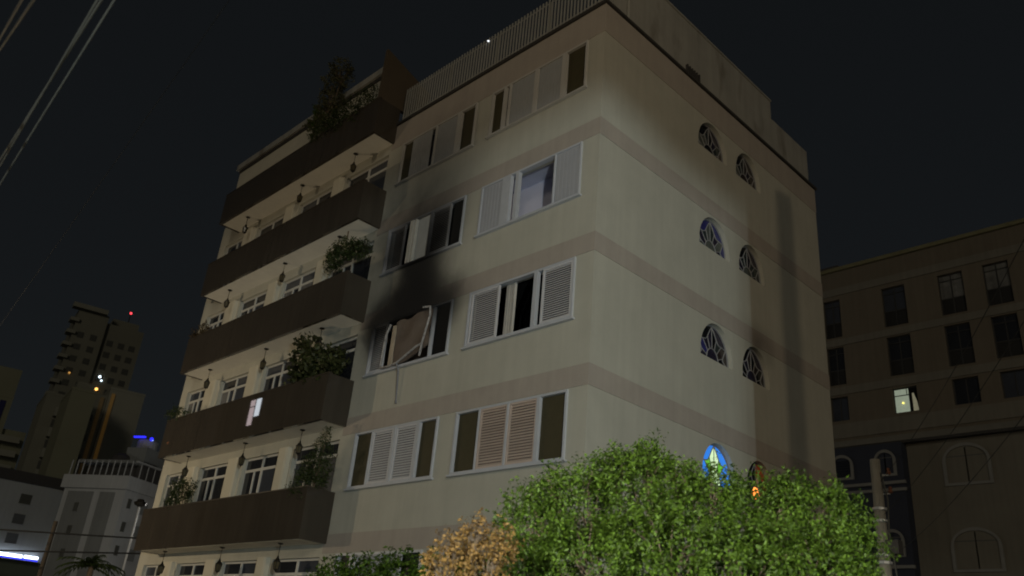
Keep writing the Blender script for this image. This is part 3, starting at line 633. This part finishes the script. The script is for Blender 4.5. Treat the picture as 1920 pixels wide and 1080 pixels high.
for z, z2, lb in ((-2.28, -2.0, 'upper dark cable crossing the neon lit building'), (-2.95, -2.55, 'lower dark cable crossing the neon lit building')):
    p, q = span((-22.5, -3.6, z), (-21.5, -.2, z2), 2, 3); cable((p, q, .1), .03, lb, 'cables at the lower left', mat('black_cable', (.02, .02, .02), .7, .1))
for dz, z1, lb in ((-.5, .3, 'upper cable running right from the concrete pole'), (-1.2, -.5, 'middle cable running right from the concrete pole'), (-2.1, -1.4, 'lower cable running right from the concrete pole')):
    cable(((3.1, 6.1, -.42+dz), (10.5, -5.79, z1), .35), .005, lb, 'cables at the right', mat('black_cable', (.02, .02, .02), .7, .1))

# ------------------------------------------------------------------ buildings behind on the right
RB = thing('apartment_building', 'dark brown apartment block behind on the right with one lit window', 'building')
YB = 28.0; BF = lambda u, v, d: (u, YB+d, v)
M_rb = mat('brown_render', (.135, .115, .088), .9, .08, .8, streak=.08); M_rb2 = mat('pale_render', (.155, .145, .12), .9, .08, .8, streak=.08)
M_annex = mat('blue_render', (.034, .039, .056), .9, .1, 1); M_trim = mat('pale_trim', (.20, .20, .19), .8, .1, 3)
cols = [(-7.72, -6.82), (-4.62, -3.46), (-1.88, -.74), (.16, 1.26), (2.3, 3.4), (4.4, 5.5)]
rows = [(11.99, 14.12), (9.40, 11.43), (7.52, 8.76)]
hl = []
for ri, (z0, z1) in enumerate(rows):
    for ci, (a, b_) in enumerate(cols): hl.append(rect(a, b_, z0, z1))
wall_sheet('wall', rect(-9.5, 9.5, 6.40, 15.75), hl, BF, .25, M_rb, RB)
for z0, z1 in ((14.35, 14.75), (11.50, 11.86), (8.86, 9.26), (6.62, 7.35)): MB().box(-9.5, 9.5, YB-.05, YB-.002, z0, z1).build('string_course', M_rb2, RB)
MB().box(-9.6, 9.6, YB-.12, YB+10, 15.753, 15.95).build('roof', mat('lichen_coping', (.16, .15, .085), .9, .15, 1.5), RB)
b = MB(); b.add([(-9.5, YB, G), (-9.5, YB+10, G), (-9.5, YB+10, 15.75), (-9.5, YB, 15.75), (9.5, YB, G), (9.5, YB+10, G), (9.5, YB+10, 15.75), (9.5, YB, 15.75)], [(0, 1, 2, 3), (4, 5, 6, 7), (1, 5, 6, 2)]); b.build('wall', M_rb, RB)
MB().box(-9.4, -7.6, YB+2, YB+4, 15.955, 17.2).build('roof_tank', M_dark, RB)
M_lit = mat('lit_room_pane', (.5, .55, .5), .3, .2, 6, emit=(.42, .50, .38), estr=.42); M_litw = mat('lit_curtain', (.5, .5, .4), .5, .3, 8, emit=(.38, .36, .24), estr=.30)
M_paler = mat('pale_net_curtain', (.15, .15, .145), .25, .3, 3, streak=.2)
for ri, (z0, z1) in enumerate(rows):
    for ci, (a, b_) in enumerate(cols):
        f = MB(); w = .05; y = YB+.12; zm = z0+(z1-z0)*.40; mid = (a+b_)/2
        f.box(a, a+w, y, y+.08, z0, z1).box(b_-w, b_, y, y+.08, z0, z1).box(a+w, b_-w, y, y+.08, z1-w, z1).box(a+w, b_-w, y, y+.08, z0, z0+w)
        lit = ri == 2 and ci == 1
        if not lit: f.box(mid-.025, mid+.025, y-.003, y+.083, z0+w, z1-w)
        if ri < 2: f.box(a+w, b_-w, y-.006, y+.086, zm-.03, zm+.03).box(a+w, b_-w, y-.006, y+.086, z1-.34, z1-.30)
        Wn = f.build('window', mat('dark_frame', (.045, .045, .045), .5, .1), RB)
        if lit:
            Wn['label'] = 'single lit window'
            MB().box(a+w, mid+.12, y+.03, y+.04, z0+w, z1-.38).build('pane', M_lit, Wn); MB().box(a+w, mid+.02, y+.03, y+.04, z1-.33, z1-w).build('pane', M_lit, Wn)
            MB().box(mid+.06, mid+.12, y+.028, y+.038, z1-.33, z1-w).build('pane', M_lit, Wn)
            MB().add([(mid+.28, y+.03, z0+w), (b_-w, y+.03, z0+w), (b_-w-.05, y+.03, z0+.5), (mid+.36, y+.03, z1-.3), (mid+.28, y+.03, z1-.3)], [(0, 1, 2, 3, 4)]).build('curtain_panel', M_litw, Wn)
            MB().lathe([(0, .05), (.05, 0), (0, -.05)], 8, (a+.42, y-.01, z0+.5)).build('ceiling_bulb', mat('yellow_bulb', (1, .9, .3), .3, 0, emit=(1, .85, .15), estr=2), Wn)
            MB().box(a+w, b_-w, y+.06, y+.07, z0+w, z1-w).build('backing', M_black, Wn)
        elif ri < 2:
            pm = M_paler if (ri == 0 and ci in (2, 3)) else (M_glassb if ri == 0 else M_glass)
            for p0, p1 in ((a+w, mid-.025), (mid+.025, b_-w)): MB().box(p0, p1, y+.03, y+.04, zm+.03, z1-w).build('pane', pm, Wn)
            MB().box(a+w, b_-w, y+.02, y+.035, z0+w, zm-.03).build('lower_panel', mat('dark_panel', (.022, .022, .022), .6, .1), Wn)
        else: MB().box(a+w, b_-w, y+.03, y+.04, z0+w, z1-w).build('pane', M_glassb if ci != 2 else M_glass, Wn)
# lower storeys: ledge, blue annex, arched windows
def arch_window(par, a, b_, z0, z1, y0, m, lou=False, rise=.55):
    inn = arch(a+.14, b_-.14, z0+.12, z1-.14, side=(z1-z0)*rise); outl = arch(a, b_, z0, z1, side=(z1-z0)*rise); n = len(outl)
    f = MB(); fn = lambda u, v, d: (u, y0+d, v)
    f.add([fn(u, v, -.06) for u, v in outl]+[fn(u, v, -.06) for u, v in inn]+[fn(u, v, .12) for u, v in outl]+[fn(u, v, .12) for u, v in inn],
          [(i, (i+1) % n, n+(i+1) % n, n+i) for i in range(n)]+[(n+i, n+(i+1) % n, 3*n+(i+1) % n, 3*n+i) for i in range(n)]+[(i, (i+1) % n, 2*n+(i+1) % n, 2*n+i) for i in range(n)])
    Wn = f.build('arched_window', M_trim, par)
    MB().prism(inn, fn, .03, .05).build('pane', m, Wn)
    s = MB(); c = (a+b_)/2
    if lou:
        for i in range(6): s.box(a+.16, b_-.16, y0+.0, y0+.02, z0+.2+i*.13, z0+.26+i*.13)
    else:
        s.box(c-.025, c+.025, y0, y0+.029, z0+.12, z1-.2); s.box(a+.14, b_-.14, y0-.002, y0+.027, z0+(z1-z0)*.68, z0+(z1-z0)*.68+.05)
    s.build('glazing_bar', mat('dim_frame', (.09, .09, .085), .6, .1), Wn); return Wn
wall_sheet('wall', rect(-4.25, 9.5, G, 6.396), [], BF, .1, M_rb2, RB)
MB().box(-9.5, 9.5, YB-.35, YB+.02, 6.10, 6.38).build('ledge', mat('ledge_trim', (.15, .145, .125), .9, .1), RB)
MB().box(-9.5, 9.5, YB-.32, YB-.02, 5.98, 6.097).build('ledge_shadow_strip', M_dark, RB)  # dark strip painted in for the shadow and cable under the ledge
arch_window(RB, -2.74, -.74, 3.87, 5.75, YB, mat('dusty_glass', (.012, .012, .012), .5, .2, 3, spec=.1)); arch_window(RB, -2.85, -.80, .20, 2.05, YB, MATS['dusty_glass'])
arch_window(RB, 1.6, 3.6, 3.87, 5.75, YB, M_glass); arch_window(RB, 1.5, 3.6, .2, 2.05, YB, M_glass)
AN = thing('blue_annex', 'dark blue annex wall with small white arched windows behind the concrete pole', 'building')
MB().box(-9.5, -4.27, YB-.6, YB+.2, G, 5.96).build('wall', M_annex, AN)
for z in (4.02, .30): MB().box(-9.5, -4.2, YB-.72, YB-.602, z, z+.14).build('moulding', M_trim, AN); 
MB().box(-9.5, -4.2, YB-.68, YB-.602, 3.70, 3.84).build('moulding', M_trim, AN)
arch_window(AN, -7.72, -6.58, 4.40, 5.62, YB-.6, M_glass, True); arch_window(AN, -5.58, -4.56, 4.40, 5.66, YB-.6, M_glass)
arch_window(AN, -7.72, -6.58, .80, 2.02, YB-.6, M_glass, True); arch_window(AN, -5.58, -4.56, .80, 2.02, YB-.6, M_glass)

# ------------------------------------------------------------------ far city on the left
def obox(mb, x0, x1, y0, y1, z0, z1): return mb.box(x0, x1, y0, y1, z0, z1)
def tower(name, label, o, th, w, dep, h, wallm, floors=0, wins=(), slabs=None, base=G):
    """o = ground point of the left front corner; local x runs to the right along the front, y backwards"""
    t = thing(name, label, 'building', (o[0], o[1], base), R(th)); H = h-base
    MB().box(0, w, 0, dep, 0, H).build('wall', wallm, t)
    MB().box(-.04, w+.04, -.04, dep+.04, H+.002, H+.35).build('roof', wallm, t)
    return t
M_far = mat('far_olive_render', (.20, .197, .135), .9, .1, .15); M_far2 = mat('far_dark_render', (.19, .185, .145), .9, .1, .15); M_far3 = mat('far_pale_render', (.24, .235, .19), .9, .1, .15)
M_fwin = mat('far_window_glass', (.08, .08, .07), .3, .1)
def glow(name, m, par, x, y, z, s=.35):
    s *= .72; return MB().lathe([(0, s), (s*.7, s*.7), (s, 0), (s*.7, -s*.7), (0, -s)], 8, (x, y, z)).build(name, m, par)
G_w = mat('white_light', (1, 1, 1), .5, 0, emit=(.75, .9, 1), estr=3); G_o = mat('orange_light', (1, .6, .2), .5, 0, emit=(1, .5, .12), estr=2.5); G_od = mat('dim_orange_light', (1, .6, .2), .5, 0, emit=(1, .5, .12), estr=.5)
G_r = mat('red_light', (1, .1, .1), .5, 0, emit=(1, .06, .08), estr=2.2); G_b = mat('blue_light', (.1, .1, 1), .5, 0, emit=(.02, .02, 1), estr=1.6)
# tallest tower
T1 = tower('tower_block', 'tallest dark tower with a red light on top, far left', (-192.2, 40.9), 80, 6.6, 12, 63.0, M_far2)
b = MB().box(6.62, 15.2, 1.0, 12, 0, 62-G); b.build('wall', M_far2, T1)
MB().box(-1.6, 6.0, -1.2, 1, 63.3-G, 64.4-G).build('crown_slab', M_far3, T1)
MB().box(8, 14, 3, 9, 62.1-G, 64.2-G).build('roof_house', M_far2, T1)
ball = MB().box(-1.3, .6, -.7, 2.2, 0, .8).build('balcony', M_far3, T1); ball.location = (0, 0, 4)
for i in range(1, 22): put('balcony', ball.data, T1, (0, 0, 4+3*i))
fwm = MB().box(-.7, .7, -.06, -.01, 0, 1.4).build('window', M_fwin, T1); fwm.location = (1.8, 0, 5.5)
for i in range(22):
    for x, y in ((1.8, 0), (4.6, 0), (8.4, 1.0), (11, 1.0), (13.4, 1.0)):
        if (i, x) != (0, 1.8) and i < 21: put('window', fwm.data, T1, (x, y, 5.5+2.9*i))
MB().tube([(11.6, 5, 64.2-G), (11.6, 5, 67-G)], .12, 5).build('mast', M_dark, T1); glow('obstruction_light', G_r, T1, 11.6, 5, 67.3-G, .42)
glow('lit_window', G_w, T1, 8.5, .85, 49-G, .42); glow('lit_window', G_w, T1, 9.05, .85, 48.2-G, .3); glow('lit_window', G_o, T1, 8.55, .85, 46-G, .5); glow('lit_window', G_od, T1, 2.0, -.2, 48-G, .35)
# tower at the left edge
T2 = tower('tower_block', 'stepped olive tower with a dark blue glass strip at the left edge', (-133.8, 8.3), 80, 12.0, 10, 26.0, M_far)
MB().box(8.4, 12.0, 1, 8, 26-G, 30.8-G).build('wall', M_far, T2); MB().box(11.6, 15.2, .5, 8, 0, 21.5-G).build('wall', M_far, T2)
MB().box(10.4, 11.2, -.08, -.01, 6, 25.5-G).build('glass_strip', mat('blue_strip_glass', (.03, .03, .09), .2, .1), T2)
bs = MB().box(11.7, 14.6, -.9, .48, 0, .9).build('balcony', M_far3, T2); bs.location = (0, 0, 18)
for i in range(1, 5): put('balcony', bs.data, T2, (0, 0, 18+2.1*i))
fw2 = MB().box(-.8, .8, -.06, -.01, 0, 1.3).build('window', M_fwin, T2); fw2.location = (9, 0, 20)
for i in range(5):
    for x in (6.5, 9.0):
        if (i, x) != (0, 9.0): put('window', fw2.data, T2, (x, 0, 20+2.4*i))
# striped block behind, olive block, pale block
T3 = tower('apartment_building', 'dark block with pale stacked balconies left of the olive slab', (-116.9, 20.6), 80, 4.5, 10, 24.6, M_far2)
bs = MB().box(1.5, 4.4, -1.2, -.01, 0, 1.25).build('balcony', M_far3, T3); bs.location = (0, 0, 14)
for i in range(1, 6): put('balcony', bs.data, T3, (0, 0, 14+2.9*i))
fw2 = MB().box(1.6, 4.3, -.06, -.01, 0, 1.2).build('window', M_fwin, T3); fw2.location = (0, 0, 15.4)
for i in range(1, 5): put('window', fw2.data, T3, (0, 0, 15.4+2.9*i))
T4 = tower('apartment_building', 'plain olive slab block in front of the tallest tower', (-102.2, 19.5), 80, 2.9, 9, 22.5, M_far)
MB().box(.5, 2.6, 1, 7, 22.95-G, 23.9-G).build('roof_house', M_far2, T4)
T5 = tower('apartment_building', 'pale block with an amber lit stair strip right of the olive slab', (-110.3, 26.6), 80, 4.6, 9, 25.9, M_far3)
MB().box(-1.9, -.02, .6, 9, 0, 25-G).build('wall', M_far2, T5)
MB().box(.3, .75, -.2, -.01, 12, 25.3-G).build('stair_strip', mat('amber_strip', (.3, .2, .08), .6, .2, 2, emit=(.30, .15, .03), estr=.07), T5)
MB().box(-.9, -.4, .4, .59, 12, 24.6-G).build('stair_strip', mat('dim_amber_strip', (.2, .15, .08), .6, .2, 2, emit=(.30, .16, .04), estr=.02), T5)
fw2 = MB().box(-.25, .25, -.06, -.01, 0, .9).build('window', M_fwin, T5); fw2.location = (-1.4, .6, 14)
for i in range(1, 6): put('window', fw2.data, T5, (-1.4, .6, 14+2.8*i))
# white building with a railed roof
BW = thing('white_building', 'white corner building with a railed roof and rooftop tank, lower left', 'building', (-59.25, 13.56, G), R(28.6)); ZB = 6.35-G
M_w = mat('white_render', (.34, .345, .345), .9, .06, .6, streak=.06); M_wg = mat('grey_render', (.17, .175, .17), .9, .06, .6, streak=.08)
MB().box(-6.0, 0, 0, 10, 0, ZB-1.05).build('wall', M_w, BW)
MB().box(-6.25, .25, -.25, 10, ZB-1.048, ZB).build('roof_parapet', M_w, BW)
MB().box(-5.5, -3.0, -.05, -.002, 0, ZB-1.3).build('wall_panel', M_wg, BW); MB().box(-2.35, -.9, -.05, -.002, 0, ZB-1.3).build('wall_panel', M_wg, BW)
for z in (ZB-2.4, ZB-4.2, ZB-6.0):
    f = MB().box(.002, .05, .55, .95, z, z+.75).build('window', M_fwin, BW); MB().box(.052, .09, .5, 1.0, z-.06, z-.003).build('sill', M_w, f)
    f = MB().box(.002, .05, 2.0, 2.9, z-.2, z+.7).build('window', M_wg, BW); MB().box(.052, .10, 1.95, 2.95, z-.26, z-.203).build('sill', M_w, f)
    f = MB().box(-4.5, -4.1, -.09, -.052, z-.5, z+.2).build('window', M_fwin, BW); MB().box(-4.52, -4.08, -.12, -.092, z-.56, z-.503).build('sill', M_wg, f)
MB().box(-5.5, 0, 1.5, 9, ZB, ZB+1.2).build('terrace_wall', M_dark, BW)
MB().box(-6, -.6, .6, 9, ZB+1.202, ZB+1.45).build('terrace_roof', M_wg, BW)
rp = MB().box(-.03, .03, -.03, .03, 0, 1.2).build('railing_post', M_w, BW); rp.location = (.15, -.15, ZB)
for i in range(1, 11): put('railing_post', rp.data, BW, (.15-.6*i, -.15, ZB))
for y in (.9, 1.75, 2.6, 3.4): put('railing_post', rp.data, BW, (.15, y, ZB))
MB().box(-.0, .24, .3, 3.2, ZB+1.203, ZB+1.32).build('canopy', M_w, BW)
MB().box(-2.9, -.9, 2.2, 5.2, ZB+1.452, ZB+2.9).build('roof_house', M_wg, BW)
MB().lathe([(0, 0), (.85, 0), (.85, .75), (.75, .85), (0, .85)], 14, (-2.0, 3.4, ZB+2.905)).build('water_tank', mat('tank_white', (.25, .25, .24), .6, .1), BW)
MB().lathe([(0, 1.0), (.5, .9), (.95, .6), (1.1, .25), (1.15, 0), (0, -.1)], 14, (-3.3, 2.6, ZB+1.5)).build('dish_dome', M_dark, BW)
MB().box(-2.7, -1.6, 2.3, 2.5, ZB+3.80, ZB+3.92).build('blue_tube', G_b, BW); glow('blue_lamp', G_b, BW, -1.15, 2.7, ZB+3.75, .22); glow('blue_lamp', mat('pale_blue_light', (.5, .6, 1), .5, 0, emit=(.25, .4, 1), estr=3), BW, -1.12, 2.75, ZB+3.7, .13)
MB().tube([(.1, 4.2, ZB), (.1, 4.2, ZB+3.2)], .06, 6).build('mast', M_dark, BW); glow('white_lamp', G_w, BW, .15, 4.2, ZB+3.25, .15)
# neon lit building at the left edge
NB = thing('white_building', 'white building with three square windows and a glowing neon tube at its foot', 'building', (-80, 0, G), R(90)); ZN = 7.2-G
M_nb = mat('neon_wall_render', (.32, .335, .34), .9, .08, .3, streak=.05)
MB().box(-2, 15.4, 0, 8, 7.2, ZN).build('wall', M_nb, NB); MB().box(-2, 15.4, .1, 8, 0, 7.18).build('wall', mat('shop_wall', (.11, .13, .10), .9, .1, 1), NB)
MB().box(-2.2, 15.6, -.15, 8, ZN+.003, ZN+1.0).build('roof', M_dark, NB)
for i, (y, z) in enumerate(((12.25, 5.8), (12.2, 3.95), (12.14, 2.18))):
    f = MB().box(y-.5, y+.5, -.05, -.004, z-.5-G, z+.4-G).build('window', mat('slate_window', (.10, .105, .11), .5, .1) if i else M_fwin, NB); MB().box(y-.5, y+.5, -.10, -.052, z-.58-G, z-.503-G).build('sill', M_nb, f)
MB().box(-1, 13.4, -.42, -.28, .52-G, .78-G).build('neon_tube', mat('neon_white', (.9, .95, 1), .4, 0, emit=(.75, .85, 1), estr=4.5), NB)
MB().box(13.6, 14.8, -.42, -.28, .56-G, .80-G).build('neon_tube', mat('neon_white', (.9, .95, 1)), NB)
MB().box(-1, 14.8, -.47, -.43, .36-G, .50-G).build('blue_tube', mat('neon_blue', (.1, .1, 1), .4, 0, emit=(.03, .04, 1), estr=1.2), NB)
MB().box(-2, 15, -.5, -.002, .20-G, .34-G).build('canopy', M_dark, NB)
for z in (.9, 1.7, 2.5): MB().box(15.5, 15.9, -.3, -.05, z-G-.1, z-G+.6).build('lit_edge_panel', mat('lit_wall_edge', (.5, .5, .5), .5, .2, 3, emit=(.30, .36, .38), estr=.8), NB)  # emission painted in for the light on the white wall edge
# slender lamp post, not lit, in front of the white building
lp = thing('lamp_post', 'slender unlit pale lamp post before the white building', 'lamp post', (-31.4, 4.2, G))
MB().tube([(0, 0, 0), (.05, -.05, 7.3)], .05, 8, .04).build('pole', mat('pale_post', (.6, .62, .66), .5, .05), lp)
MB().lathe([(0, .38), (.16, .34), (.18, .26), (.30, .2), (.26, .08), (.1, 0), (0, 0)], 10, (.05, -.05, 7.3)).build('lamp_head', M_iron, lp)
# palm in front
pb = Vector((-27.4, 1.3, G)); pm = thing('palm_tree', 'dark palm tree at the foot of the white building', 'tree', pb)
MB().tube([(0, 0, 0), (.05, 0, 2), (0, .05, 4.1)], .16, 8, .11).build('trunk', M_bark, pm)
fr = MB()
for i in range(20):
    q = i*2.4; L_ = random.uniform(1.1, 1.5); el = random.uniform(-.1, 1.1)
    prev = None
    for j in range(9):
        s = j/8; r_p = L_*s*math.cos(el*(1-s*.6)); p = Vector((r_p*math.cos(q), r_p*math.sin(q), 4.1+L_*s*math.sin(el)-.75*s*s))
        if prev is not None:
            side = Vector((-math.sin(q), math.cos(q), 0))*(.24*(1-s)+.05)
            for sg in (-1, 1): fr.add([prev, p, p+side*sg-Vector((0, 0, .12))+(p-prev)*.6], [(0, 1, 2)])
        prev = p
stuff(fr.build("fronds", M_leafd, pm))

# ------------------------------------------------------------------ house across the road whose lit window shows in the balcony cladding
HR = thing('apartment_building', 'plain block across the road with one lit window mirrored in the brown cladding', 'building', (-70, -30, G))
MB().box(-8, 12, -10, -.01, 0, 28).build('wall', mat('opposite_render', (.2, .19, .17), .9, .1, 1), HR)
b = MB(); b.box(-1.35, 1.15, -.005, .05, 22.6, 22.72).box(-1.35, 1.15, -.005, .05, 25.5, 25.62).box(-1.35, -1.25, -.005, .05, 22.72, 25.5).box(1.05, 1.15, -.005, .05, 22.72, 25.5).box(-.18, -.06, -.005, .05, 22.72, 25.5).box(-1.25, -.18, -.005, .05, 24.7, 24.8)
hw_ = b.build('window', M_dark, HR)
MB().box(-1.25, -.18, -.004, .02, 22.72, 24.7).box(-1.25, -.18, -.004, .02, 24.8, 25.5).build('pane', mat('pink_lit_curtain', (.8, .7, .7), .5, .3, 2, emit=(1, .80, .82), estr=3.2), hw_)
MB().box(-.06, 1.05, -.004, .02, 23.6, 25.5).build('pane', mat('cool_lit_pane', (.8, .8, .9), .5, .3, 2, emit=(.85, .92, 1), estr=6), hw_)
